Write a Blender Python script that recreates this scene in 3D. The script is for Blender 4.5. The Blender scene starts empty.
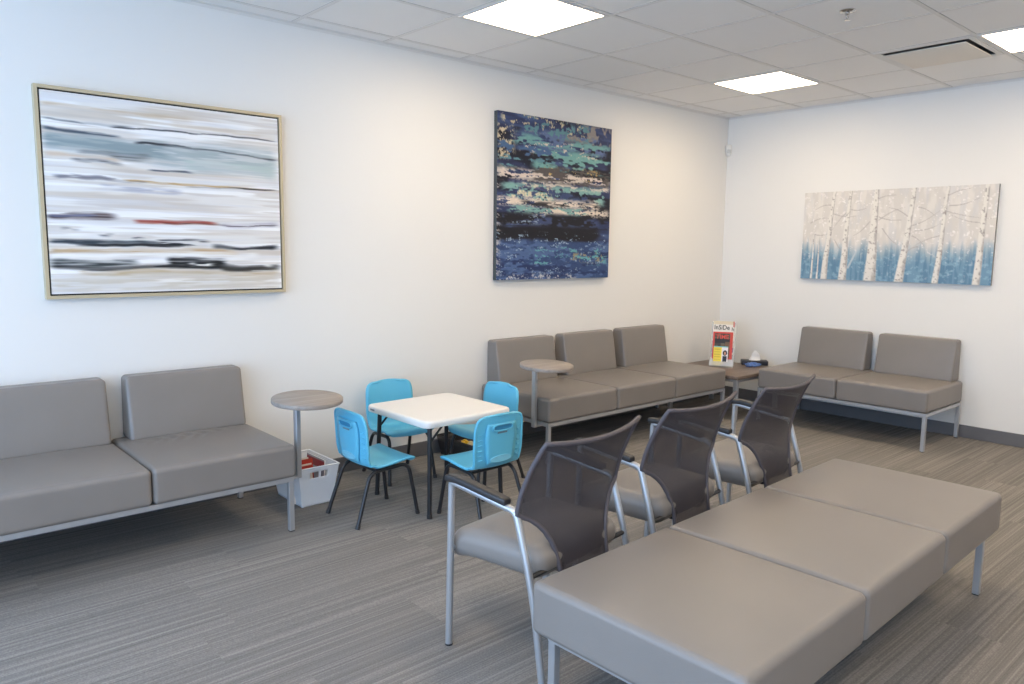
import bpy, bmesh, math, random
import numpy as np
from mathutils import Vector, Matrix
random.seed(7)
C = bpy.context.scene.collection
PI = math.pi
CEIL = 2.7235
M_ = 0.6096            # ceiling grid module

def rad(d): return math.radians(d)
def s2l(c):
    return tuple(((x/255.0)/12.92 if x/255.0 <= 0.04045 else ((x/255.0+0.055)/1.055)**2.4) for x in c)

# ---------------------------------------------------------------- materials
MATS = {}
def mat(name, col, rough=0.5, metal=0.0, bump=0.0, bscale=200, spec=0.5, var=0.0, vscale=3.0, coat=0.0):
    if name in MATS: return MATS[name]
    m = bpy.data.materials.new(name); m.use_nodes = True
    nt = m.node_tree; b = nt.nodes['Principled BSDF']
    c = s2l(col)
    b.inputs['Roughness'].default_value = rough
    b.inputs['Metallic'].default_value = metal
    b.inputs['Specular IOR Level'].default_value = spec
    b.inputs['Coat Weight'].default_value = coat
    tc = nt.nodes.new('ShaderNodeTexCoord')
    if var > 0:
        n = nt.nodes.new('ShaderNodeTexNoise'); n.inputs['Scale'].default_value = vscale; n.inputs['Detail'].default_value = 4
        nt.links.new(tc.outputs['Object'], n.inputs['Vector'])
        r = nt.nodes.new('ShaderNodeMapRange'); r.inputs['From Min'].default_value = 0.3; r.inputs['From Max'].default_value = 0.7
        r.inputs['To Min'].default_value = 1-var; r.inputs['To Max'].default_value = 1+var
        nt.links.new(n.outputs['Fac'], r.inputs['Value'])
        mx = nt.nodes.new('ShaderNodeVectorMath'); mx.operation = 'SCALE'
        mx.inputs[0].default_value = c
        nt.links.new(r.outputs['Result'], mx.inputs['Scale'])
        nt.links.new(mx.outputs['Vector'], b.inputs['Base Color'])
    else:
        b.inputs['Base Color'].default_value = (*c, 1)
    if bump > 0:
        n = nt.nodes.new('ShaderNodeTexNoise'); n.inputs['Scale'].default_value = bscale; n.inputs['Detail'].default_value = 3
        nt.links.new(tc.outputs['Object'], n.inputs['Vector'])
        bp = nt.nodes.new('ShaderNodeBump'); bp.inputs['Strength'].default_value = bump; bp.inputs['Distance'].default_value = 0.002
        nt.links.new(n.outputs['Fac'], bp.inputs['Height']); nt.links.new(bp.outputs['Normal'], b.inputs['Normal'])
    MATS[name] = m
    return m

def node(nt, t, **k):
    n = nt.nodes.new(t)
    for a, v in k.items(): setattr(n, a, v)
    return n
def math_n(nt, op, a, b=None, c=None):
    n = nt.nodes.new('ShaderNodeMath'); n.operation = op
    for i, v in enumerate((a, b, c)):
        if v is None: continue
        if isinstance(v, (int, float)): n.inputs[i].default_value = v
        else: nt.links.new(v, n.inputs[i])
    return n.outputs[0]

LEATHER = mat('grey_leather', (130, 124, 119), 0.38, bump=0.25, bscale=350, var=0.04, vscale=4, spec=0.45)
STEEL = mat('silver_paint', (188, 190, 193), 0.36, 0.65)
BLACK_PL = mat('black_plastic', (44, 43, 44), 0.42)
BLACK_MT = mat('black_metal', (48, 48, 50), 0.35, 0.3)
BLUE_PL = mat('blue_plastic', (98, 186, 216), 0.4, bump=0.1, bscale=500)
BLUE_SHADE = mat('blue_plastic_shade', (52, 132, 172), 0.5)  # same blue plastic, darkened to paint the shade inside the grip slot
WHITE_PL = mat('white_plastic', (232, 228, 222), 0.38, bump=0.08, bscale=300)
CRATE_PL = mat('crate_plastic', (232, 233, 235), 0.4)
WALL = mat('wall_paint', (233, 231, 227), 0.7, bump=0.05, bscale=120)
BASEB = mat('rubber_baseboard', (104, 103, 105), 0.5)
TILE = mat('ceiling_tile', (238, 236, 233), 0.9, bump=0.25, bscale=260)
TBAR = mat('tee_bar', (224, 221, 216), 0.5)
CHROME = mat('chrome', (200, 200, 200), 0.12, 1.0)
GAP = mat('dark_gap', (96, 94, 92), 0.6, 0.5)
GOLD = mat('champagne_wood', (196, 182, 152), 0.45, 0.25)
DARKW = mat('black_liner', (38, 32, 30), 0.6)
PAPER = mat('paper', (235, 232, 226), 0.7)

def wood_mat(name, c1, c2, sx=3.0, sy=55.0, rough=0.45):
    m = bpy.data.materials.new(name); m.use_nodes = True; nt = m.node_tree; b = nt.nodes['Principled BSDF']
    tc = node(nt, 'ShaderNodeTexCoord'); mp = node(nt, 'ShaderNodeMapping'); mp.inputs['Scale'].default_value = (sx, sy, sy)
    n = node(nt, 'ShaderNodeTexNoise'); n.inputs['Scale'].default_value = 1.0; n.inputs['Detail'].default_value = 5
    cr = node(nt, 'ShaderNodeValToRGB')
    cr.color_ramp.elements[0].position = 0.3; cr.color_ramp.elements[0].color = (*s2l(c1), 1)
    cr.color_ramp.elements[1].position = 0.7; cr.color_ramp.elements[1].color = (*s2l(c2), 1)
    nt.links.new(tc.outputs['Object'], mp.inputs['Vector']); nt.links.new(mp.outputs[0], n.inputs['Vector'])
    nt.links.new(n.outputs['Fac'], cr.inputs['Fac']); nt.links.new(cr.outputs['Color'], b.inputs['Base Color'])
    b.inputs['Roughness'].default_value = rough
    return m
LAMINATE = wood_mat('grey_laminate', (139, 129, 120), (163, 153, 144))
DARKWOOD = wood_mat('brown_laminate', (98, 84, 74), (128, 112, 100))

def emis(name, col, strength):
    m = bpy.data.materials.new(name); m.use_nodes = True; b = m.node_tree.nodes['Principled BSDF']
    b.inputs['Base Color'].default_value = (0.9, 0.9, 0.88, 1)
    b.inputs['Emission Color'].default_value = (*col, 1); b.inputs['Emission Strength'].default_value = strength
    return m

def attr_mat(name, rough=0.6, bump=0.3):
    m = bpy.data.materials.new(name); m.use_nodes = True; nt = m.node_tree; b = nt.nodes['Principled BSDF']
    a = node(nt, 'ShaderNodeAttribute'); a.attribute_name = 'Paint'
    nt.links.new(a.outputs['Color'], b.inputs['Base Color']); b.inputs['Roughness'].default_value = rough
    b.inputs['Specular IOR Level'].default_value = 0.3
    if bump:
        tc = node(nt, 'ShaderNodeTexCoord'); n = node(nt, 'ShaderNodeTexNoise'); n.inputs['Scale'].default_value = 90
        bp = node(nt, 'ShaderNodeBump'); bp.inputs['Strength'].default_value = bump; bp.inputs['Distance'].default_value = 0.001
        nt.links.new(tc.outputs['Object'], n.inputs['Vector']); nt.links.new(n.outputs['Fac'], bp.inputs['Height']); nt.links.new(bp.outputs['Normal'], b.inputs['Normal'])
    return m
PAINT = attr_mat('acrylic_paint')
PRINT = attr_mat('glossy_print', 0.3, 0)

def carpet_mat():
    m = bpy.data.materials.new('striped_carpet'); m.use_nodes = True; nt = m.node_tree; b = nt.nodes['Principled BSDF']; L = nt.links.new
    g = node(nt, 'ShaderNodeNewGeometry'); sp = node(nt, 'ShaderNodeSeparateXYZ'); L(g.outputs['Position'], sp.inputs[0])
    X, Y = sp.outputs[0], sp.outputs[1]
    row = math_n(nt, 'FLOOR', math_n(nt, 'DIVIDE', Y, 0.25))
    wn = node(nt, 'ShaderNodeTexWhiteNoise', noise_dimensions='1D'); L(row, wn.inputs['W'])
    xs = math_n(nt, 'ADD', X, wn.outputs['Value'])
    col = math_n(nt, 'FLOOR', xs)
    cv = node(nt, 'ShaderNodeCombineXYZ'); L(row, cv.inputs[0]); L(col, cv.inputs[1])
    w2 = node(nt, 'ShaderNodeTexWhiteNoise', noise_dimensions='2D'); L(cv.outputs[0], w2.inputs['Vector'])
    tone = w2.outputs['Value']
    def stripes(fx, fy, det, off):
        v = node(nt, 'ShaderNodeCombineXYZ')
        L(math_n(nt, 'MULTIPLY', X, fx), v.inputs[0]); L(math_n(nt, 'MULTIPLY', Y, fy), v.inputs[1]); L(math_n(nt, 'MULTIPLY', tone, off), v.inputs[2])
        n = node(nt, 'ShaderNodeTexNoise'); n.inputs['Scale'].default_value = 1; n.inputs['Detail'].default_value = det; L(v.outputs[0], n.inputs['Vector'])
        return n.outputs['Fac']
    a = stripes(0.35, 42, 2, 30)       # broad bands
    c = stripes(0.8, 130, 1, 50)       # fine rows
    d = stripes(160, 190, 1, 3)       # loop texture
    s = math_n(nt, 'ADD', math_n(nt, 'MULTIPLY', a, 0.42), math_n(nt, 'MULTIPLY', c, 0.62))
    s = math_n(nt, 'ADD', s, math_n(nt, 'MULTIPLY', d, 0.42))
    s = math_n(nt, 'ADD', s, math_n(nt, 'MULTIPLY', tone, 0.07))
    cr = node(nt, 'ShaderNodeValToRGB'); e = cr.color_ramp.elements
    e[0].position = 0.45; e[0].color = (*s2l((103, 100, 97)), 1)
    e[1].position = 0.97; e[1].color = (*s2l((152, 147, 141)), 1)
    mid = cr.color_ramp.elements.new(0.75); mid.color = (*s2l((128, 124, 120)), 1)
    L(s, cr.inputs['Fac']); L(cr.outputs['Color'], b.inputs['Base Color'])
    b.inputs['Roughness'].default_value = 0.95; b.inputs['Specular IOR Level'].default_value = 0.1
    bp = node(nt, 'ShaderNodeBump'); bp.inputs['Strength'].default_value = 0.6; bp.inputs['Distance'].default_value = 0.003
    L(math_n(nt, 'ADD', c, d), bp.inputs['Height']); L(bp.outputs['Normal'], b.inputs['Normal'])
    return m

def mesh_fabric():
    m = bpy.data.materials.new('perforated_mesh_fabric'); m.use_nodes = True; nt = m.node_tree; b = nt.nodes['Principled BSDF']; L = nt.links.new
    b.inputs['Base Color'].default_value = (*s2l((60, 56, 62)), 1); b.inputs['Roughness'].default_value = 0.65
    uv = node(nt, 'ShaderNodeUVMap'); uv.uv_map = 'UVMap'; sp = node(nt, 'ShaderNodeSeparateXYZ'); L(uv.outputs[0], sp.inputs[0])
    f = 2*PI/0.0052
    sx = math_n(nt, 'SINE', math_n(nt, 'MULTIPLY', sp.outputs[0], f)); sy = math_n(nt, 'SINE', math_n(nt, 'MULTIPLY', sp.outputs[1], f))
    p = math_n(nt, 'MULTIPLY', sx, sy)
    hole = math_n(nt, 'GREATER_THAN', math_n(nt, 'ABSOLUTE', p), 0.82)
    tr = node(nt, 'ShaderNodeBsdfTransparent'); mix = node(nt, 'ShaderNodeMixShader')
    L(hole, mix.inputs[0]); L(b.outputs[0], mix.inputs[1]); L(tr.outputs[0], mix.inputs[2])
    L(mix.outputs[0], nt.nodes['Material Output'].inputs['Surface'])
    return m
MESHF = mesh_fabric()
FABEDGE = mat('dark_fabric_edge', (84, 79, 84), 0.6)

def acrylic():
    m = bpy.data.materials.new('clear_acrylic'); m.use_nodes = True; nt = m.node_tree; b = nt.nodes['Principled BSDF']
    b.inputs['Base Color'].default_value = (0.9, 0.93, 0.95, 1); b.inputs['Roughness'].default_value = 0.08
    b.inputs['Alpha'].default_value = 0.28
    return m
ACRYLIC = acrylic()

# ---------------------------------------------------------------- mesh helpers
def obj(name, bm, m, parent=None, smooth=True, angle=35):
    me = bpy.data.meshes.new(name)
    bmesh.ops.recalc_face_normals(bm, faces=bm.faces[:])
    bm.to_mesh(me); bm.free()
    if smooth:
        me.polygons.foreach_set('use_smooth', [True]*len(me.polygons))
        try: me.set_sharp_from_angle(angle=rad(angle))
        except Exception: pass
    me.materials.append(m)
    o = bpy.data.objects.new(name, me); C.objects.link(o)
    if parent is not None: o.parent = parent
    return o
def tag(o, label=None, cat=None, group=None, kind=None):
    if label: o['label'] = label
    if cat: o['category'] = cat
    if group: o['group'] = group
    if kind: o['kind'] = kind
    return o
def thing(name, label, cat, loc=(0, 0, 0), rz=0, group=None):
    o = bpy.data.objects.new(name, None); C.objects.link(o); o.empty_display_size = 0.1
    o.location = loc; o.rotation_euler = (0, 0, rz)
    return tag(o, label, cat, group)
def dup(root, loc, rz, label, rot=None):
    r = root.copy(); C.objects.link(r); r.location = loc; r.rotation_euler = rot or (0, 0, rz); r['label'] = label
    for ch in list(root.children):
        c = ch.copy(); C.objects.link(c); c.parent = r
        for g in list(ch.children):
            d = g.copy(); C.objects.link(d); d.parent = c
    return r

def add_box(bm, x0, x1, y0, y1, z0, z1):
    vs = [bm.verts.new((x, y, z)) for x in (x0, x1) for y in (y0, y1) for z in (z0, z1)]
    for f in ((0, 1, 3, 2), (4, 6, 7, 5), (0, 4, 5, 1), (2, 3, 7, 6), (0, 2, 6, 4), (1, 5, 7, 3)):
        bm.faces.new([vs[i] for i in f])
    return vs
def box(x0, x1, y0, y1, z0, z1, bev=0.0, seg=2):
    bm = bmesh.new(); add_box(bm, x0, x1, y0, y1, z0, z1)
    if bev > 0:
        bmesh.ops.bevel(bm, geom=bm.edges[:], offset=bev, segments=seg, profile=0.5, affect='EDGES')
    return bm

def rbox(hx, hy, hz, r, n=10, k=4, fn=None):
    """rounded box centred on the origin: every face is a grid, so fn can shape it further"""
    def axis(h):
        a = [-h + r*(1-math.cos(PI/2*i/k))*1.0 for i in range(k)]
        a = [-h + r*(1 - math.tan(PI/4*(1-i/k))) for i in range(k)]
        mid = [-(h-r) + 2*(h-r)*i/n for i in range(n+1)]
        return a + mid + [-t for t in reversed(a)]
    ax = [axis(hx), axis(hy), axis(hz)]
    h = (hx, hy, hz)
    bm = bmesh.new(); cache = {}
    def vert(p):
        key = tuple(round(c, 6) for c in p)
        if key in cache: return cache[key]
        q = Vector([max(-(h[i]-r), min(h[i]-r, p[i])) for i in range(3)])
        d = Vector(p)-q
        if d.length > 1e-9: d = d.normalized()*r
        v = q+d
        if fn: v = Vector(fn(v.x, v.y, v.z))
        cache[key] = bm.verts.new(v); return cache[key]
    for a in range(3):
        b, c = [i for i in range(3) if i != a]
        for s in (-1, 1):
            for i in range(len(ax[b])-1):
                for j in range(len(ax[c])-1):
                    ps = []
                    for (u, w) in ((i, j), (i+1, j), (i+1, j+1), (i, j+1)):
                        p = [0, 0, 0]; p[a] = s*h[a]; p[b] = ax[b][u]; p[c] = ax[c][w]; ps.append(vert(p))
                    if len(set(ps)) == 4: bm.faces.new(ps)
    return bm
def shift(bm, x=0, y=0, z=0):
    bmesh.ops.translate(bm, verts=bm.verts[:], vec=(x, y, z)); return bm
def rotz(bm, a):
    bmesh.ops.rotate(bm, verts=bm.verts[:], cent=(0, 0, 0), matrix=Matrix.Rotation(a, 3, 'Z')); return bm
def merge(a, b):
    me = bpy.data.meshes.new('tmp'); b.to_mesh(me); b.free(); a.from_mesh(me); bpy.data.meshes.remove(me); return a

def add_tube(bm, pts, r, seg=12, r2=None, cap=True):
    pts = [Vector(p) for p in pts]; n = len(pts)
    up = None; rings = []
    for i, p in enumerate(pts):
        t = (pts[min(i+1, n-1)]-pts[max(i-1, 0)]).normalized()
        if up is None:
            up = Vector((0, 0, 1)) if abs(t.z) < 0.9 else Vector((1, 0, 0))
        a = (up - t*up.dot(t)).normalized(); up = a; b = t.cross(a)
        rr = r if r2 is None else r+(r2-r)*i/(n-1)
        rings.append([bm.verts.new(p+(a*math.cos(2*PI*k/seg)+b*math.sin(2*PI*k/seg))*rr) for k in range(seg)])
    for i in range(n-1):
        for k in range(seg):
            bm.faces.new((rings[i][k], rings[i][(k+1) % seg], rings[i+1][(k+1) % seg], rings[i+1][k]))
    if cap:
        bm.faces.new(rings[0]); bm.faces.new(list(reversed(rings[-1])))
    return bm
def tube(pts, r, seg=12, **k): return add_tube(bmesh.new(), pts, r, seg, **k)
def bend(pts, rads, n=6):
    """polyline with each inner corner rounded"""
    pts = [Vector(p) for p in pts]; out = [pts[0]]
    for i in range(1, len(pts)-1):
        r = rads[i-1] if isinstance(rads, (list, tuple)) else rads
        p = pts[i]; a = p+(pts[i-1]-p).normalized()*r; b = p+(pts[i+1]-p).normalized()*r
        for k in range(n+1):
            t = k/n; out.append(a*(1-t)**2+p*2*t*(1-t)+b*t*t)
    out.append(pts[-1]); return out
def add_disc_prism(bm, cx, cy, z0, z1, r, n=48, bev=0.0):
    prof = [(r-bev, z0), (r, z0+bev), (r, z1-bev), (r-bev, z1)] if bev else [(r, z0), (r, z1)]
    rings = [[bm.verts.new((cx+q*math.cos(2*PI*k/n), cy+q*math.sin(2*PI*k/n), z)) for k in range(n)] for q, z in prof]
    for i in range(len(rings)-1):
        for k in range(n): bm.faces.new((rings[i][k], rings[i][(k+1) % n], rings[i+1][(k+1) % n], rings[i+1][k]))
    bm.faces.new(list(reversed(rings[0]))); bm.faces.new(rings[-1]); return bm
def lathe(prof, n=32):
    bm = bmesh.new(); rings = [[bm.verts.new((q*math.cos(2*PI*k/n), q*math.sin(2*PI*k/n), z)) for k in range(n)] for q, z in prof]
    for i in range(len(rings)-1):
        for k in range(n): bm.faces.new((rings[i][k], rings[i][(k+1) % n], rings[i+1][(k+1) % n], rings[i+1][k]))
    bm.faces.new(list(reversed(rings[0]))); bm.faces.new(rings[-1]); return bm

# ---------------------------------------------------------------- room shell
XL, YR = -8.4, -6.3
def struct(name, bm, m, parent=None):
    o = obj(name, bm, m, parent, smooth=False); o['kind'] = 'structure'; return o
struct('floor', box(XL, 0, YR, 0, -0.1, 0), carpet_mat())
struct('wall_left', box(XL-0.15, 0.15, 0, 0.15, -0.1, CEIL+0.3), WALL)
struct('wall_back', box(0, 0.15, YR-0.15, 0, -0.1, CEIL+0.3), WALL)
def wall_open(x, axis, a0, a1, holes, zs, ze):
    bm = bmesh.new(); edges = sorted([a0]+[h for H in holes for h in H]+[a1])
    def B(p, q, z0, z1):
        if axis == 'y': add_box(bm, x-0.15, x, p, q, z0, z1)
        else: add_box(bm, p, q, x-0.15, x, z0, z1)
    for i in range(len(edges)-1):
        p, q = edges[i], edges[i+1]
        if (p, q) in holes: B(p, q, -0.1, zs); B(p, q, ze, CEIL+0.3)
        else: B(p, q, -0.1, CEIL+0.3)
    return bm
HF = [(-6.0, -3.2), (-3.0, -0.3)]
HR = []
struct('wall_front', wall_open(XL, 'y', YR-0.15, 0, HF, 0.15, 2.6), WALL)
struct('wall_right', wall_open(YR, 'x', XL, 0.15, HR, 0.15, 2.6), WALL)
wn = 0
for (p, q) in HF+HR:
    wn += 1; bm = bmesh.new(); xs = [p, (p+q)/2-0.025, q-0.05]
    for a in xs:
        if (p, q) in HF: add_box(bm, XL-0.11, XL-0.04, a, a+0.05, 0.15, 2.6)
        else: add_box(bm, a, a+0.05, YR-0.11, YR-0.04, 0.15, 2.6)
    for z in (0.15, 2.55):
        if (p, q) in HF: add_box(bm, XL-0.11, XL-0.04, p, q, z, z+0.05)
        else: add_box(bm, p, q, YR-0.11, YR-0.04, z, z+0.05)
    struct('window_%d' % wn, bm, STEEL)
struct('baseboard_left', box(XL, -0.012, -0.012, 0, 0, 0.1, 0.003, 1), BASEB)
struct('baseboard_back', box(-0.012, 0, YR, 0, 0, 0.1, 0.003, 1), BASEB)

# ceiling: a slab with a white tee grid
GX0 = -3.2879; GY0 = -0.1453
gx = [GX0+k*M_ for k in range(-10, 7) if XL < GX0+k*M_ < 0]
gy = [GY0-j*M_ for j in range(0, 12) if GY0-j*M_ > YR]
VENT = (GX0+3*M_, GX0+4*M_, GY0-4*M_, GY0-3*M_)      # x0 x1 y0 y1
bm = bmesh.new()
ex = sorted([XL-0.15, VENT[0], VENT[1], 0.15])
add_box(bm, XL-0.15, VENT[0]+0.02, YR-0.15, 0.15, CEIL, CEIL+0.12)
add_box(bm, VENT[1]-0.02, 0.15, YR-0.15, 0.15, CEIL, CEIL+0.12)
add_box(bm, VENT[0]+0.02, VENT[1]-0.02, YR-0.15, VENT[2]+0.02, CEIL, CEIL+0.12)
add_box(bm, VENT[0]+0.02, VENT[1]-0.02, VENT[3]-0.02, 0.15, CEIL, CEIL+0.12)
struct('ceiling', bm, TILE)
def bar(bm, x0, x1, y0, y1):
    add_box(bm, x0, x1, y0, y1, CEIL-0.002, CEIL+0.001)
bm = bmesh.new()
for x in gx: bar(bm, x-0.012, x+0.012, YR, 0)
for y in gy: add_box(bm, XL, 0, y-0.012, y+0.012, CEIL-0.0028, CEIL+0.001)
struct('trim_1', bm, TBAR)
bm = bmesh.new()
add_box(bm, XL, 0, -0.022, 0, CEIL-0.003, CEIL+0.001); add_box(bm, -0.022, 0, YR, 0, CEIL-0.003, CEIL+0.001)
add_box(bm, XL, 0, -0.002, 0, CEIL-0.02, CEIL); add_box(bm, -0.002, 0, YR, 0, CEIL-0.02, CEIL)
struct('trim_2', bm, TBAR)
# thin shadow lines of the tee grid against the tiles, painted in as darker strips
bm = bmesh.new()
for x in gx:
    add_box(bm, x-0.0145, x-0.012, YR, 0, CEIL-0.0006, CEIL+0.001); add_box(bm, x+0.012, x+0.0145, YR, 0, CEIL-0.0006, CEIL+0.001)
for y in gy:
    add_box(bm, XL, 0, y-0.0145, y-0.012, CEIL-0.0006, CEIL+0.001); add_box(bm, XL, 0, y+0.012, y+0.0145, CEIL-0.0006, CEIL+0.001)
struct('trim_shadow', bm, mat('tile_shadow_line', (172, 169, 165), 0.8))

# ceiling lights
DIFF = emis('light_diffuser', (1.0, 0.79, 0.54), 16.0)
def make_light(k, j, label):
    x0 = GX0+k*M_; y1 = GY0-j*M_
    t = thing('ceiling_light', label, 'ceiling light', (x0+M_/2, y1-M_/2, CEIL), 0, 'recessed square ceiling lights')
    return t
proto = make_light(-1, 1, 'large bright square ceiling light above the gap between striped and blue paintings')
h = M_/2-0.012
bm = bmesh.new()
for (a, b, c, d) in ((-h, h, -h, -h+0.018), (-h, h, h-0.018, h), (-h, -h+0.018, -h+0.018, h-0.018), (h-0.018, h, -h+0.018, h-0.018)):
    add_box(bm, a, b, c, d, -0.006, 0)
obj('frame', bm, TBAR, proto, smooth=False)
obj('diffuser', box(-h+0.018, h-0.018, -h+0.018, h-0.018, -0.004, -0.001), DIFF, proto, smooth=False)
def lpos(k, j): return (GX0+k*M_+M_/2, GY0-j*M_-M_/2, CEIL)
dup(proto, lpos(3, 1), 0, 'square ceiling light nearest the corner where the two white walls meet')
dup(proto, lpos(3, 4), 0, 'square ceiling light just past the air diffuser, cut off by right edge of the photo')
for k, j in ((-1, 4), (-5, 4), (-1, 7), (3, 7), (-5, 7)):
    dup(proto, lpos(k, j), 0, 'square ceiling light out of the photo, in the ceiling behind or beside the viewer')

# air diffuser
t = thing('ceiling_vent', 'square plaque air diffuser with a dark open slot set in the ceiling', 'air vent', ((VENT[0]+VENT[1])/2, (VENT[2]+VENT[3])/2, CEIL))
bm = bmesh.new(); o_ = M_/2-0.0145; i_ = o_-0.034
for (a, b, c, d) in ((-o_, o_, -o_, -i_), (-o_, o_, i_, o_), (-o_, -i_, -i_, i_), (i_, o_, -i_, i_)):
    add_box(bm, a, b, c, d, -0.004, 0.002)
obj('frame', bm, TBAR, t, smooth=False)
bm = bmesh.new()
for (a, b, c, d) in ((-i_-0.004, i_+0.004, -i_-0.004, -i_), (-i_-0.004, i_+0.004, i_, i_+0.004), (-i_-0.004, -i_, -i_, i_), (i_, i_+0.004, -i_, i_)):
    add_box(bm, a, b, c, d, 0.0, 0.06)
obj('throat', bm, CHROME, t, smooth=False)
obj('duct_opening', box(-i_, i_, -i_, i_, 0.06, 0.065), GAP, t, smooth=False)
obj('plate', box(-i_+0.018, i_-0.018, -i_+0.018, i_-0.018, -0.018, -0.012, 0.002), mat('vent_plate', (226, 219, 208), 0.5), t)

# sprinkler
t = thing('ceiling_sprinkler', 'small chrome fire sprinkler hanging from a ceiling tile', 'sprinkler', (-2.44, -2.28, CEIL))
obj('escutcheon', lathe([(0.042, 0), (0.042, -0.003), (0.034, -0.009), (0.015, -0.012)]), CHROME, t)
obj('body', lathe([(0.012, -0.012), (0.012, -0.022), (0.006, -0.026), (0.006, -0.034)], 16), CHROME, t)
bm = bmesh.new()
add_tube(bm, bend([(-0.011, 0, -0.018), (-0.013, 0, -0.036), (0, 0, -0.048)], 0.006), 0.002, 8)
add_tube(bm, bend([(0.011, 0, -0.018), (0.013, 0, -0.036), (0, 0, -0.048)], 0.006), 0.002, 8)
obj('yoke', bm, CHROME, t)
obj('deflector', lathe([(0.006, -0.046), (0.016, -0.048), (0.016, -0.050), (0.004, -0.050)], 20), CHROME, t)

# motion detector in the corner
t = thing('motion_detector', 'small white motion detector mounted high in the room corner', 'detector', (-0.03, -0.03, 2.41))
def fnm(x, y, z): return (x*(1-0.25*max(0, -z/0.06)), y*(1-0.3*max(0, -z/0.06)), z)
bm = rbox(0.028, 0.024, 0.055, 0.016, 4, 3, fnm); rotz(bm, rad(-45)); obj('housing', bm, mat('detector_white', (236, 234, 228), 0.4), t)
bm = rbox(0.018, 0.006, 0.018, 0.005, 3, 3); shift(bm, 0, -0.022, -0.012); rotz(bm, rad(-45)); obj('lens', bm, mat('detector_lens', (215, 214, 210), 0.25), t)

# ---------------------------------------------------------------- pictures
def smooth_noise(h, w, fy, fx, seed):
    rng = np.random.default_rng(seed); gy_, gx_ = int(fy)+2, int(fx)+2
    g = rng.random((gy_, gx_))
    y = np.linspace(0, fy, h); x = np.linspace(0, fx, w)
    yi = y.astype(int); xi = x.astype(int); ty = y-yi; tx = x-xi
    ty = ty*ty*(3-2*ty); tx = tx*tx*(3-2*tx)
    a = g[yi][:, xi]; b = g[yi][:, xi+1]; c = g[yi+1][:, xi]; d = g[yi+1][:, xi+1]
    return (a*(1-tx)+b*tx)*(1-ty)[:, None]+(c*(1-tx)+d*tx)*ty[:, None]
def fractal(h, w, fy, fx, seed, o=3):
    s = 0; t = 0
    for i in range(o):
        s = s+smooth_noise(h, w, fy*2**i, fx*2**i, seed+i)*0.55**i; t += 0.55**i
    return s/t
def grid_panel(img, w, hgt, depth, y_front):
    """a slab: front face carries the paint as a colour attribute. local x right, z up, front towards -y"""
    H, W, _ = img.shape
    bm = bmesh.new(); lay = bm.loops.layers.float_color.new('Paint')
    vs = [[bm.verts.new((-w/2+w*i/(W-1), y_front, hgt-hgt*j/(H-1))) for i in range(W)] for j in range(H)]
    lin = np.where(img <= 10.3, img/255/12.92, ((img/255+0.055)/1.055)**2.4)
    for j in range(H-1):
        for i in range(W-1):
            f = bm.faces.new((vs[j][i], vs[j+1][i], vs[j+1][i+1], vs[j][i+1]))
            for lp, (a, b) in zip(f.loops, ((j, i), (j+1, i), (j+1, i+1), (j, i+1))):
                lp[lay] = (*lin[a, b], 1)
    # sides and back
    y1 = y_front+depth
    bk = {}
    def B(v):
        if v not in bk: bk[v] = bm.verts.new((v.co.x, y1, v.co.z))
        return bk[v]
    ring = [(0, i) for i in range(W)]+[(j, W-1) for j in range(1, H)]+[(H-1, i) for i in range(W-2, -1, -1)]+[(j, 0) for j in range(H-2, 0, -1)]
    for a, b in zip(ring, ring[1:]+ring[:1]):
        f = bm.faces.new((vs[a[0]][a[1]], vs[b[0]][b[1]], B(vs[b[0]][b[1]]), B(vs[a[0]][a[1]])))
        for lp in f.loops: lp[lay] = (*(lin[a]*0.45 if SIDE_DARK else lin[a]), 1)
    f = bm.faces.new([B(vs[a][b]) for a, b in ring])
    for lp in f.loops: lp[lay] = (0.5, 0.45, 0.4, 1)
    return bm
SIDE_DARK = False
def over(img, col, a):
    a = np.clip(a, 0, 1)[..., None]; return img*(1-a)+np.array(col, float)*a
def sstep(a, b, x):
    t = np.clip((x-a)/(b-a), 0, 1); return t*t*(3-2*t)

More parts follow.
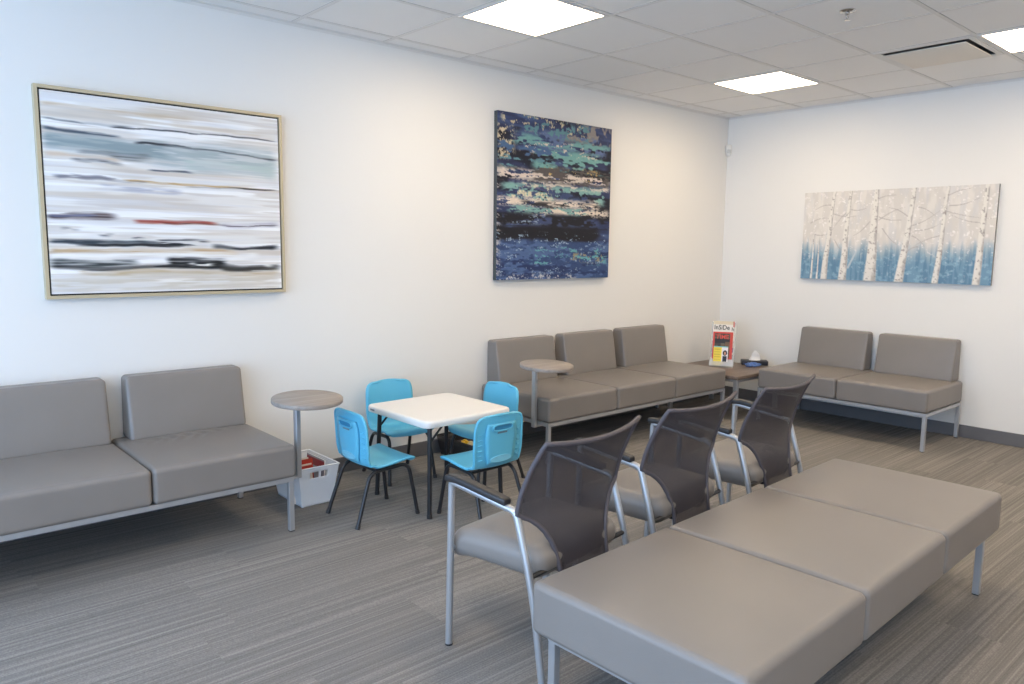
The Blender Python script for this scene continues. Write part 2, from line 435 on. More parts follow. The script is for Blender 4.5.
def paint_stripes(H=300, W=300):
    v, u = np.meshgrid(np.linspace(0, 1, H), np.linspace(0, 1, W), indexing='ij')
    img = np.ones((H, W, 3))*np.array([232, 229, 225.])
    warp = (fractal(H, W, 3, 5, 5)-0.5)*0.03
    def streak(fy, fx, s): return fractal(H, W, fy, fx, s, 2)
    img = over(img, (214, 204, 192), 0.9*sstep(0.5, 0.75, streak(22, 2, 11)))
    img = over(img, (248, 247, 246), 0.9*sstep(0.5, 0.64, streak(40, 2, 17)))
    img = over(img, (206, 198, 190), 0.55*sstep(0.54, 0.66, streak(80, 3, 23)))
    img = over(img, (222, 222, 226), 0.5*sstep(0.5, 0.7, streak(60, 3, 19)))
    def band(c, v0, v1, th, col, al, u0=0, u1=1, rag=0.5, seed=0, wav=0.0, ph=0):
        cen = v0+(v1-v0)*u+warp+wav*np.sin(u*7+ph)
        n = .5*streak(70, 6, 100+seed)+.5*streak(140, 9, 160+seed)
        d = np.abs(v-cen)/(th*(0.6+0.8*smooth_noise(1, W, 1, 6, 300+seed)[0][None, :]))
        a = np.clip(1.25-d, 0, 1)**0.7*(1-rag+rag*sstep(0.42, 0.56, n)*1.3)
        a = a*sstep(u0-0.015, u0+0.03, u+0.02*(n-0.5))*(1-sstep(u1-0.05, u1+0.01, u+0.04*(n-0.5)))
        return over(c, col, al*a)
    img = band(img, .06, .07, .012, (205, 186, 160), .7, 0, .6, seed=1)
    img = band(img, .08, .12, .02, (214, 202, 186), .6, .5, 1, seed=2)
    img = band(img, .135, .125, .006, (120, 124, 128), .8, 0, .35, seed=3, wav=.004)
    img = band(img, .14, .135, .004, (70, 72, 76), .9, .25, 1, seed=4, wav=.003)
    img = band(img, .185, .20, .008, (70, 82, 96), .85, 0, .3, seed=5)
    img = band(img, .25, .27, .06, (170, 183, 186), .9, .0, 1, seed=6)
    img = band(img, .24, .24, .035, (142, 158, 163), .9, .0, .5, seed=7)
    img = band(img, .29, .30, .035, (186, 202, 198), .8, .55, 1, seed=8)
    img = band(img, .28, .28, .014, (85, 88, 92), .75, .12, .42, seed=9, wav=.01)
    img = band(img, .20, .235, .0055, (52, 56, 62), .95, .35, 1, seed=10, wav=.008, ph=1)
    img = band(img, .335, .32, .009, (80, 82, 88), .9, .1, .3, seed=11)
    img = band(img, .345, .345, .008, (92, 98, 108), .9, .4, .6, seed=12, rag=.9)
    img = band(img, .31, .32, .012, (212, 190, 165), .6, .0, .3, seed=13)
    img = band(img, .405, .42, .006, (196, 163, 112), .95, .3, .95, seed=14)
    img = band(img, .415, .415, .008, (120, 118, 128), .7, .03, .4, seed=15, rag=.9)
    img = band(img, .43, .42, .0045, (58, 50, 44), .95, .55, 1, seed=16, rag=.7)
    img = band(img, .45, .46, .012, (168, 170, 186), .6, .2, .55, seed=17, rag=.8)
    img = band(img, .54, .54, .02, (212, 208, 206), .6, .1, .7, seed=18)
    img = band(img, .603, .60, .015, (70, 55, 58), .95, 0, .27, seed=19, rag=.35)
    img = band(img, .60, .595, .006, (110, 118, 150), .7, 0, .2, seed=20)
    img = band(img, .605, .645, .010, (150, 58, 46), .95, .33, .70, seed=21, rag=.25, wav=.006)
    img = band(img, .625, .635, .0045, (60, 48, 52), .9, .45, 1, seed=22, rag=.6)
    img = band(img, .63, .63, .012, (150, 145, 160), .5, .7, 1, seed=23)
    for (a, b, w_) in ((.05, .66, .02), (.09, .67, .012), (.19, .70, .03), (.32, .71, .035), (.22, .69, .01)):
        img = band(img, b, b, .006, (62, 66, 76), .9, a, a+w_+.02, seed=int(a*100)+40)
    img = band(img, .725, .755, .013, (52, 62, 72), .95, 0, .45, seed=24, rag=.4, wav=.004)
    img = band(img, .745, .755, .008, (34, 36, 40), .95, .1, .5, seed=25, rag=.5)
    img = band(img, .735, .735, .014, (30, 34, 38), .95, .42, .66, seed=26, rag=.95)
    img = band(img, .745, .76, .011, (34, 38, 44), .97, .66, 1, seed=27, rag=.3)
    img = band(img, .775, .785, .012, (196, 166, 128), .8, .0, .8, seed=28)
    img = band(img, .80, .80, .014, (247, 245, 242), .8, .0, .9, seed=29, rag=.4)
    img = band(img, .84, .85, .014, (60, 66, 68), .9, 0, .35, seed=30, rag=.5)
    img = band(img, .862, .872, .013, (26, 28, 31), .97, .0, 1, seed=31, rag=.35, wav=.004)
    img = band(img, .835, .85, .028, (30, 32, 36), .97, .46, .74, seed=32, rag=.6)
    img = band(img, .85, .855, .012, (245, 244, 240), .9, .55, .68, seed=33, rag=1)
    img = band(img, .875, .88, .016, (60, 58, 54), .8, .7, 1, seed=34, rag=.6)
    img = band(img, .865, .86, .012, (240, 238, 232), .95, .91, .97, seed=35, rag=.3, wav=.01)
    img = band(img, .89, .905, .012, (190, 168, 132), .8, .1, 1, seed=36)
    img = band(img, .95, .95, .05, (206, 198, 184), .75, 0, 1, seed=37, rag=.6)
    return np.clip(img*(1+0.03*(streak(90, 10, 77)-0.5)[..., None]), 0, 255)

def paint_blue(H=230, W=230):
    v, u = np.meshgrid(np.linspace(0, 1, H), np.linspace(0, 1, W), indexing='ij')
    N = lambda fy, fx, s, o=3: fractal(H, W, fy, fx, s, o)
    img = np.ones((H, W, 3))*np.array([46, 56, 92.])
    img = over(img, (70, 90, 132), sstep(.45, .7, N(18, 4, 1)))
    img = over(img, (26, 28, 42), sstep(.50, .66, N(12, 3, 2))*(v < .62))
    def dab(c, col, v0, v1, u0, u1, thr, fy, fx, s, al=1):
        n = .62*N(fy, fx, s)+.38*N(fy*2.6, fx*7, s+500, 2); e = .018
        m = sstep(v0-e, v0+e, v+.05*(n-.5))*(1-sstep(v1-e, v1+e, v+.05*(n-.5)))*sstep(u0-e*2, u0+e*2, u+.1*(n-.5))*(1-sstep(u1-e*2, u1+e*2, u+.1*(n-.5)))
        return over(c, col, al*m*sstep(thr-.02, thr+.05, n))
    D = [((136, 130, 128), .0, .13, .5, 1, .47, 10, 4), ((92, 110, 150), .08, .2, .35, .95, .47, 16, 4), ((200, 188, 156), .0, .10, .05, .8, .60, 40, 22),
         ((92, 136, 146), .02, .12, .2, .8, .52, 26, 8), ((112, 160, 160), .12, .18, .1, 1, .50, 30, 4), ((116, 166, 163), .19, .33, .3, 1, .49, 24, 3),
         ((204, 190, 160), .08, .28, .0, .14, .54, 40, 26), ((72, 102, 142), .16, .26, .0, .6, .48, 20, 3), ((96, 140, 152), .25, .34, .0, .6, .52, 34, 5),
         ((44, 40, 44), .32, .40, .0, 1, .47, 20, 2), ((218, 204, 192), .33, .39, .0, 1, .46, 44, 6), ((208, 174, 108), .30, .38, .4, .9, .58, 30, 16),
         ((214, 200, 184), .15, .23, .2, .9, .62, 50, 18), ((66, 68, 106), .385, .44, .1, 1, .44, 20, 3), ((128, 172, 168), .41, .52, .05, .95, .45, 26, 4),
         ((216, 210, 180), .42, .52, .1, .45, .50, 34, 16), ((62, 76, 116), .46, .54, .0, .8, .53, 50, 16), ((214, 204, 192), .39, .43, .2, 1, .49, 60, 7),
         ((226, 212, 196), .50, .55, .0, .9, .46, 60, 8), ((40, 38, 42), .52, .55, .2, 1, .49, 40, 2), ((226, 212, 196), .55, .60, .2, 1, .47, 50, 8),
         ((126, 168, 164), .545, .60, .1, .8, .50, 40, 6), ((30, 30, 38), .59, .67, -.1, 1.1, .36, 14, 2), ((64, 76, 114), .61, .71, .0, .9, .49, 22, 3),
         ((150, 170, 190), .61, .66, .1, .4, .58, 50, 10), ((28, 28, 36), .67, .77, -.1, .9, .38, 14, 2), ((54, 76, 118), .76, 1.2, -.2, 1.2, .2, 14, 3),
         ((78, 102, 146), .76, 1.2, -.2, 1.2, .50, 26, 4), ((40, 56, 98), .8, 1.2, -.2, 1.2, .55, 26, 3), ((150, 172, 194), .72, .98, 0, 1, .66, 70, 22),
         ((104, 166, 172), .80, .92, .3, 1, .61, 50, 9), ((150, 140, 112), .84, .90, .6, 1, .60, 40, 12), ((206, 206, 206), .975, 1.1, 0, .7, .56, 50, 30),
         ((210, 200, 190), .30, 1.0, -.1, .03, .56, 60, 10), ((90, 84, 82), .3, .4, .3, 1, .54, 40, 4)]
    for k, d in enumerate(D): img = dab(img, *d, 30+k)
    return np.clip(img*(1+.10*(N(120, 60, 900, 2)-.5)[..., None]), 0, 255)

def paint_birch(H=150, W=300):
    v, u = np.meshgrid(np.linspace(0, 1, H), np.linspace(0, 1, W), indexing='ij')
    N = lambda fy, fx, s, o=3: fractal(H, W, fy, fx, s, o)
    img = np.ones((H, W, 3))*np.array([214, 209, 202.])
    img = over(img, (224, 219, 212), sstep(.45, .65, N(5, 30, 1)))
    img = over(img, (204, 204, 206), .4*sstep(.5, .7, N(4, 40, 2)))
    t = sstep(.54, .82, v+.16*(N(2, 60, 3)-.5))
    img = over(img, (116, 152, 176), t)
    img = over(img, (92, 128, 156), t*sstep(.5, .62, N(3, 70, 4))*.7)
    img = over(img, (150, 184, 202), t*sstep(.58, .7, N(30, 50, 5))*.6)
    img = over(img, (232, 226, 222), (1-t)*.9*sstep(.70, .76, N(30, 60, 6)))
    def line(c, x0, y0, x1, y1, w0, w1, col, al=1.0, rag=0.0, seed=0, sag=0.0):
        # distance to a slightly bowed segment, in units of v (aspect 2)
        n = 40; best = np.full(u.shape, 9.0)
        for i in range(n+1):
            s = i/n; px = x0+(x1-x0)*s; py = y0+(y1-y0)*s+sag*math.sin(PI*s); w = w0+(w1-w0)*s
            d = np.hypot((u-px)*2, v-py)/max(w, 1e-4)
            best = np.minimum(best, d)
        return over(c, col, al*(1-sstep(.75, 1.15, best)))
    br = [(.15, .25, .30, .28), (.24, .22, .15, .45), (.24, .2, .34, .2), (.38, .12, .5, .07), (.41, .3, .55, .33), (.41, .33, .55, .20), (.43, .42, .52, .6),
          (.58, .5, .66, .62), (.58, .4, .72, .25), (.60, .2, .7, .3), (.6, .45, .73, .38), (.73, .12, .86, .03), (.74, .25, .99, .34), (.74, .5, .6, .62),
          (.76, .2, .9, .13), (.56, .3, .46, .2), (.36, .35, .28, .5), (.02, .35, .13, .3), (.04, .48, .14, .47), (.14, .15, .05, .2), (.93, .38, .78, .3), (.62, .62, .56, .7), (.17, .55, .22, .66)]
    for i, (a, b, c_, d) in enumerate(br):
        img = line(img, a+.025, b, c_+.02, d, .007, .003, (168, 160, 156), .55, sag=.02*(-1)**i)
    img = over(img, (240, 236, 232), (1-t*.7)*.9*sstep(.72, .78, N(34, 66, 36)))
    img = line(img, .325, .66, .28, .86, .008, .013, (196, 202, 204), .8)
    tr = [(.072, .40, .066, 1.02, .007, .012), (.10, .50, .10, 1.02, .005, .010), (.180, 0, .1376, 1.02, .018, .040), (.270, 0, .247, 1.02, .017, .050),
          (.412, 0, .405, 1.02, .026, .072), (.611, 0, .558, 1.02, .020, .050), (.772, 0, .743, 1.02, .016, .034), (.952, 0, .935, 1.02, .022, .038)]
    blot = N(26, 60, 9)
    for (x0, y0, x1, y1, w0, w1) in tr:
        m0 = img.copy(); xc = x0+(x1-x0)*np.clip((v-y0)/(y1-y0), 0, 1)+.006*(smooth_noise(H, 1, 4, 1, int(x0*100))-.5)
        w = (w0+(w1-w0)*np.clip((v-y0)/(y1-y0), 0, 1)**1.3)/2
        s = (u-xc)/w; ins = (np.abs(s) < 1)*(v >= y0)
        a = (1-sstep(.8, 1.1, np.abs(s)))*(v >= y0)
        img = over(img, (228, 224, 216), a)
        img = over(img, (164, 158, 153), a*sstep(.15, .9, s+1.2*(blot-.5))*.8)
        img = over(img, (140, 132, 128), a*sstep(.62, .72, N(44, 90, 19))*.6)
    return np.clip(img, 0, 255)

# striped painting in a champagne floating frame (front towards -Y, on the left wall)
t = thing('framed_painting', 'striped black, white and tan abstract painting in a champagne frame', 'painting', (-5.2165, 0, 1.175))
W1, H1 = 1.2195, 1.011
fw = 0.016; iw = 0.008
bm = bmesh.new()
for (a, b, c, d) in ((-W1/2, W1/2, 0, fw), (-W1/2, W1/2, H1-fw, H1), (-W1/2, -W1/2+fw, fw, H1-fw), (W1/2-fw, W1/2, fw, H1-fw)):
    add_box(bm, a, b, -0.045, -0.002, c, d)
obj('frame', bm, GOLD, t, smooth=False)
bm = box(-W1/2+fw, W1/2-fw, -0.03, -0.004, fw, H1-fw); obj('backing', bm, DARKW, t, smooth=False)
g = fw+iw
c1 = obj('canvas', grid_panel(paint_stripes(), W1-2*g, H1-2*g, 0.012, -0.042), PAINT, t, smooth=False); c1.location = (0, 0, g)

SIDE_DARK = False
t = thing('canvas_picture', 'square abstract painting in navy, teal and cream bands', 'painting', (-2.3655, 0, 1.211))
obj('canvas', grid_panel(paint_blue(), 1.225, 1.209, 0.004, -0.042), PAINT, t, smooth=False)
obj('stretcher', box(-0.6125, 0.6125, -0.038, -0.002, 0, 1.209), mat('charcoal_edge', (66, 72, 74), 0.7), t, smooth=False)
t = thing('canvas_picture', 'wide painting of pale birch trunks over a blue mist', 'painting', (0, -1.606, 1.205), rad(-90))
obj('canvas', grid_panel(paint_birch(), 1.524, 0.761, 0.004, -0.034), PAINT, t, smooth=False)
obj('stretcher', box(-0.762, 0.762, -0.030, -0.002, 0, 0.761), mat('grey_edge', (128, 126, 124), 0.7), t, smooth=False)

# ---------------------------------------------------------------- sofas and bench
MODW = 0.70; DEP = 0.72
def seat_pad(w, d, wrinkle=False, name_seed=0):
    hz = 0.083
    def fn(x, y, z):
        cx = 1-(x/(w/2))**2; cy = 1-(y/(d/2))**2
        if z > 0:
            z = z+0.012*max(cx, 0)**0.7*max(cy, 0)**0.7
            if wrinkle:
                e = math.exp(-((x+0.02)/0.17)**2-((y-0.14)/0.07)**2)
                z += 0.006*e*math.sin((x*0.95+abs(y-0.14)*0.5)*85)
        return (x, y, z)
    return rbox(w/2-0.002, d/2, hz, 0.022, 46 if wrinkle else 12, 4, fn)
def back_pad(w, lean=0.06):
    h = 0.33; d = 0.165
    def fn(x, y, z):
        k = (z+h/2)/h                      # 0 bottom .. 1 top
        # front face (y negative) moves back as it rises
        if y < 0: y = y+lean*k*min(1, -y/(d/2))
        crown = 0.006*(1-(x/(w/2))**2)*(1-(2*k-1)**2)
        if y < 0: y -= crown
        x = x*(1.0-0.012*k)
        return (x, y, z)
    return rbox(w/2, d/2, h/2, 0.022, 10, 4, fn)
_pads = {}
def sofa(name, label, n, loc, rz, backs=True, wr=None, cat='sofa', MODW=0.70, bdx=0.0, inset=0.0):
    t = thing(name, label, cat, loc, rz)
    L = n*MODW; x0 = -L/2
    for i in range(n):
        cx = x0+MODW*(i+0.5)
        o = obj('seat_cushion', seat_pad(MODW, DEP, wr == i), LEATHER, t, angle=60); o.location = (cx, 0, 0.368)
        if backs:
            o = obj('back_cushion', back_pad(0.60), LEATHER, t, angle=60); o.location = (cx+bdx, DEP/2-0.06, 0.61)
    bm = bmesh.new(); q = 0.03
    xe = L/2-0.004-inset; ye = DEP/2-0.006-inset
    for y in (-ye, ye-q): add_box(bm, -xe, xe, y, y+q, 0.262, 0.286)
    for x in (-xe, xe-q): add_box(bm, x, x+q, -ye+q, ye-q, 0.262, 0.286)
    for i in range(1, n): add_box(bm, x0+i*MODW-q/2, x0+i*MODW+q/2, -ye+q, ye-q, 0.262, 0.284)
    obj('frame', bm, STEEL, t, smooth=False)
    for sx in (-1, 1):
        for sy in (-1, 1):
            x = sx*(xe-0.0135); y = sy*(ye-0.0135)
            l = obj('leg', box(-0.0135, 0.0135, -0.0135, 0.0135, 0.004, 0.262, 0.002, 1), STEEL, t, smooth=False); l.location = (x, y, 0)
            f = obj('foot', box(-0.012, 0.012, -0.012, 0.012, 0, 0.004), BLACK_PL, l, smooth=False)
    return t
def tablet(t, side, L, ypost, dx, dy, zt=0.635, off=0.03):
    """round swivel tablet on a post at the end of a sofa"""
    x = side*(L/2+off)
    p = obj('tablet_post', box(x-0.013, x+0.013, ypost-0.017, ypost+0.017, 0.245, zt, 0.003, 1), STEEL, t, smooth=False)
    bm = bmesh.new(); xs = sorted((x-side*0.013, x-side*0.12)); add_box(bm, xs[0], xs[1], ypost-0.018, ypost+0.018, 0.247, 0.262)
    obj('bracket', bm, STEEL, p, smooth=False)
    bm = add_disc_prism(bmesh.new(), 0, 0, -0.011, 0.011, 0.178, 64, 0.002)
    d = obj('tablet_top', bm, LAMINATE, t, angle=50); d.location = (x+dx, ypost+dy, zt+0.014); d.rotation_euler = (rad(3.0), 0, 0)
    bm = add_disc_prism(bmesh.new(), 0, 0, -0.017, -0.011, 0.05, 24)
    obj('mounting_plate', bm, STEEL, d, smooth=False)

S1L = 3*MODW
s1 = sofa('modular_sofa', 'grey leather sofa on the left under the striped painting, tablet at its right end', 3, (-4.905-1.5*0.685, -0.412, 0), 0, wr=2, MODW=0.685, bdx=0.025, inset=0.010)
tablet(s1, 1, 3*0.685, -0.25, 0.026, -0.07, 0.652, 0.055)
s2 = sofa('modular_sofa', 'three-seat grey leather sofa under the blue painting, tablet at its left end', 3, (-2.058, -0.385, 0), 0, bdx=0.02)
tablet(s2, -1, S1L, -0.235, 0.012, -0.10, 0.662, 0.016)
s3 = sofa('modular_sofa', 'two-seat grey leather sofa under the birch tree painting', 2, (-0.395, -1.565, 0), rad(-90), MODW=0.68)
bench = sofa('backless_bench', 'three-section grey leather bench without backs in the foreground', 3, (-4.02, -3.005, 0), rad(1.6), backs=False, cat='bench', inset=0.035, MODW=0.693)

# ---------------------------------------------------------------- armchairs
def lerp_tab(P, z):
    if z <= P[0][0]: return P[0][1]
    for (a, p), (b, q) in zip(P, P[1:]):
        if z <= b:
            t = (z-a)/(b-a); return p+(q-p)*t
    return P[-1][1]
HWT = [(0.31, 0.136), (0.37, 0.138), (0.42, 0.146), (0.46, 0.160), (0.50, 0.184), (0.53, 0.212), (0.55, 0.240), (0.565, 0.274), (0.575, 0.287), (0.65, 0.287), (0.74, 0.281), (0.84, 0.270)]
YT = [(0.31, -0.185), (0.40, -0.170), (0.50, -0.150), (0.57, -0.140), (0.64, -0.158), (0.72, -0.190), (0.78, -0.222), (0.84, -0.262)]
def back_pt(u, k):
    z = 0.31+0.505*k
    w = lerp_tab(HWT, z)
    y = (lerp_tab(YT, z-0.02)+lerp_tab(YT, z)+lerp_tab(YT, z+0.02))/3
    y += 0.042*(u*w/0.28)**2
    return Vector((u*w, y, z+0.016*(u*u)*k**3))
def armchair(label, loc, rz):
    t = thing('armchair', label, 'armchair', loc, rz, 'silver framed mesh back armchairs in a row')
    def fs(x, y, z):
        k = 1-0.10*(0.5-y/0.40)            # narrower to the rear
        x = x*k
        if z > 0: z = z+0.014*max(0, 1-(x/0.25)**2)*max(0, 1-(y/0.2)**2)
        z = z - 0.020*max(0, (y-0.08)/0.11)**2
        return (x, y, z)
    bm = rbox(0.266, 0.212, 0.056, 0.052, 8, 6, fs); o = obj('seat', bm, LEATHER, t, angle=60); o.location = (0, 0.050, 0.393)
    bm = bmesh.new(); uvl = bm.loops.layers.uv.new('UVMap'); nu, nk = 24, 40; G = [[bm.verts.new(back_pt(-1+2*i/nu, j/nk)) for i in range(nu+1)] for j in range(nk+1)]
    for j in range(nk):
        for i in range(nu):
            f = bm.faces.new((G[j][i], G[j][i+1], G[j+1][i+1], G[j+1][i]))
            for lp in f.loops: lp[uvl].uv = (lp.vert.co.x, lp.vert.co.z*1.02)
    obj('backrest', bm, MESHF, t, angle=80)
    ring = [back_pt(-1, j/nk) for j in range(nk+1)]+[back_pt(-1+2*i/nu, 1) for i in range(1, nu+1)]+[back_pt(1, 1-j/nk) for j in range(1, nk+1)]+[back_pt(1-2*i/nu, 0) for i in range(1, nu+1)]
    obj('back_frame', tube(ring, 0.0085, 10, cap=False), FABEDGE, t, angle=80)
    for s in (-1, 1):
        obj('back_support', tube(bend([(s*0.09, -0.02, 0.35), (s*0.105, -0.150, 0.340), (s*0.112, -0.156, 0.38)], 0.02), 0.008, 10), BLACK_MT, t)
        x = s*0.281
        pts = bend([(x, 0.230, 0.0), (x, 0.215, 0.622), (x, -0.088, 0.583), (x, -0.165, 0.33), (x, -0.215, 0.0)], [0.02, 0.022, 0.12], 6)
        fl = pts[:5]; ar = pts[4:12]; rl = pts[11:]
        l = obj('leg', tube(fl, 0.0130, 14), STEEL, t)
        obj('foot', tube([(x, 0.230, 0.0), (x, 0.230, 0.006)], 0.0140, 14), BLACK_PL, l)
        obj('arm_tube', tube(ar, 0.0130, 14), STEEL, t)
        l = obj('leg', tube(rl, 0.0130, 14), STEEL, t)
        obj('foot', tube([(x, -0.215, 0.0), (x, -0.215, 0.006)], 0.0140, 14), BLACK_PL, l)
        def fa(px, py, pz):
            e = (py/0.135)
            return (px*(1-0.10*e*e), py, pz-0.010*max(0, (py-0.05)/0.085)**2+py*0.128)
        bm = rbox(0.022, 0.145, 0.013, 0.010, 6, 4, fa); o = obj('armrest', bm, BLACK_PL, t, angle=60); o.location = (x, 0.092, 0.626)
    for y in (0.222, -0.150):
        obj('crossbar', tube([(-0.281, y, 0.372), (0.281, y, 0.372)], 0.009, 10), STEEL if y > 0 else BLACK_MT, t)
    return t
ac = armchair('mesh back armchair nearest the viewer, first of the row along the bench', (-4.68, -2.349, 0), rad(7.0))
dup(ac, (-3.952, -2.293, 0), rad(5.2), 'mesh back armchair in the middle of the row along the bench')
dup(ac, (-3.229, -2.285, 0), rad(5.0), 'mesh back armchair farthest from the viewer, last of the row along the bench')

# ---------------------------------------------------------------- children's table and chairs
t = thing('childrens_table', "low square white plastic children's table with black legs", 'table', (-4.038, -0.785, 0), rad(0.5))
def sq_outline(h, r, n=8):
    out = []
    for cx, cy, a0 in ((h-r, h-r, 0), (-h+r, h-r, 90), (-h+r, -h+r, 180), (h-r, -h+r, 270)):
        for k in range(n+1):
            a = rad(a0+90*k/n); out.append((cx+r*math.cos(a), cy+r*math.sin(a)))
    return out
bm = bmesh.new(); rings = []
for (ins, z) in ((0.030, 0.502), (0.004, 0.502), (0.0, 0.508), (0.0, 0.528), (0.003, 0.536), (0.010, 0.5395), (0.03, 0.540)):
    rings.append([bm.verts.new((x, y, z)) for x, y in sq_outline(0.302-ins, 0.045-min(ins, 0.03))])
for i in range(len(rings)-1):
    for k in range(len(rings[0])):
        q = (k+1) % len(rings[0]); bm.faces.new((rings[i][k], rings[i][q], rings[i+1][q], rings[i+1][k]))
bm.faces.new(rings[-1]); bm.faces.new(list(reversed(rings[0])))
top = obj('tabletop', bm, WHITE_PL, t, angle=50)
bm = box(-0.022, 0.022, -0.001, 0.001, -0.005, 0.005, 0.001, 1); b = obj('badge', bm, mat('grey_badge', (120, 118, 118), 0.4), top)
b.location = (-0.3025, 0.225, 0.519); b.rotation_euler = (0, 0, rad(90))
for sx in (-1, 1):
    for sy in (-1, 1):
        l = obj('leg', tube([(sx*0.255, sy*0.262, 0.014), (sx*0.240, sy*0.245, 0.504)], 0.0125, 14), BLACK_MT, t)
        obj('foot', tube([(sx*0.255, sy*0.262, 0.0), (sx*0.2545, sy*0.2615, 0.022)], 0.0145, 14), BLACK_PL, l)
        obj('brace', tube([(sx*0.241, sy*0.247, 0.41), (sx*0.15, sy*0.247, 0.500)], 0.006, 8), BLACK_MT, l)
for sx in (-1, 1): obj('crossbar', tube([(sx*0.242, -0.245, 0.49), (sx*0.242, 0.245, 0.49)], 0.010, 10), BLACK_MT, t)

def shell_profile(s):
    """side profile of the one-piece shell: s 0 = seat front edge .. 1 = top of back. returns x (forward), z"""
    P = [(0.168, 0.290), (0.163, 0.312), (0.138, 0.322), (0.09, 0.316), (0.02, 0.306), (-0.05, 0.300), (-0.105, 0.308), (-0.126, 0.342), (-0.132, 0.392), (-0.136, 0.45), (-0.140, 0.51), (-0.148, 0.565), (-0.153, 0.590)]
    n = len(P)-1; f = s*n; i = min(int(f), n-1); t_ = f-i
    def g(k): return P[max(0, min(n, k))]
    p0, p1, p2, p3 = g(i-1), g(i), g(i+1), g(i+2)
    r = []
    for a in range(2):
        r.append(0.5*((2*p1[a])+(-p0[a]+p2[a])*t_+(2*p0[a]-5*p1[a]+4*p2[a]-p3[a])*t_**2+(-p0[a]+3*p1[a]-3*p2[a]+p3[a])*t_**3))
    return r
def shell_hw(s):
    if s < 0.5:
        w = 0.170 - 0.008*s*2
    else: w = 0.162-0.004*(s-0.5)
    if s > 0.80:
        q = (s-0.80)/0.20; w *= 0.42+0.58*max(0.0, 1-q**2.6)**0.5
    if s < 0.14: w *= (1-((0.14-s)/0.14)**2.4*0.30)
    if 0.48 < s < 0.66: w *= 1-0.05*math.sin((s-0.48)/0.18*PI)
    return w
def shell_pt(u, s, off=0.0):
    x, z = shell_profile(s); x2, z2 = shell_profile(min(1, s+0.01)); x1, z1 = shell_profile(max(0, s-0.01))
    tx, tz = x2-x1, z2-z1; L = math.hypot(tx, tz); nx, nz = -tz/L, tx/L     # normal: down/back side
    # tangent goes back then up; outward (rear / under) side normal:
    nx, nz = tz/L*-1, tx/L
    c = u*u
    side = 0.014*c*(1 if s > 0.45 else 0.4)
    z -= 0.006*c*max(0.0, (s-0.84)/0.16)
    return Vector((x-nx*(-side)*0+(side if s > 0.5 else 0)+nx*off, u*shell_hw(s), z+(side if s <= 0.5 else 0)+nz*off))
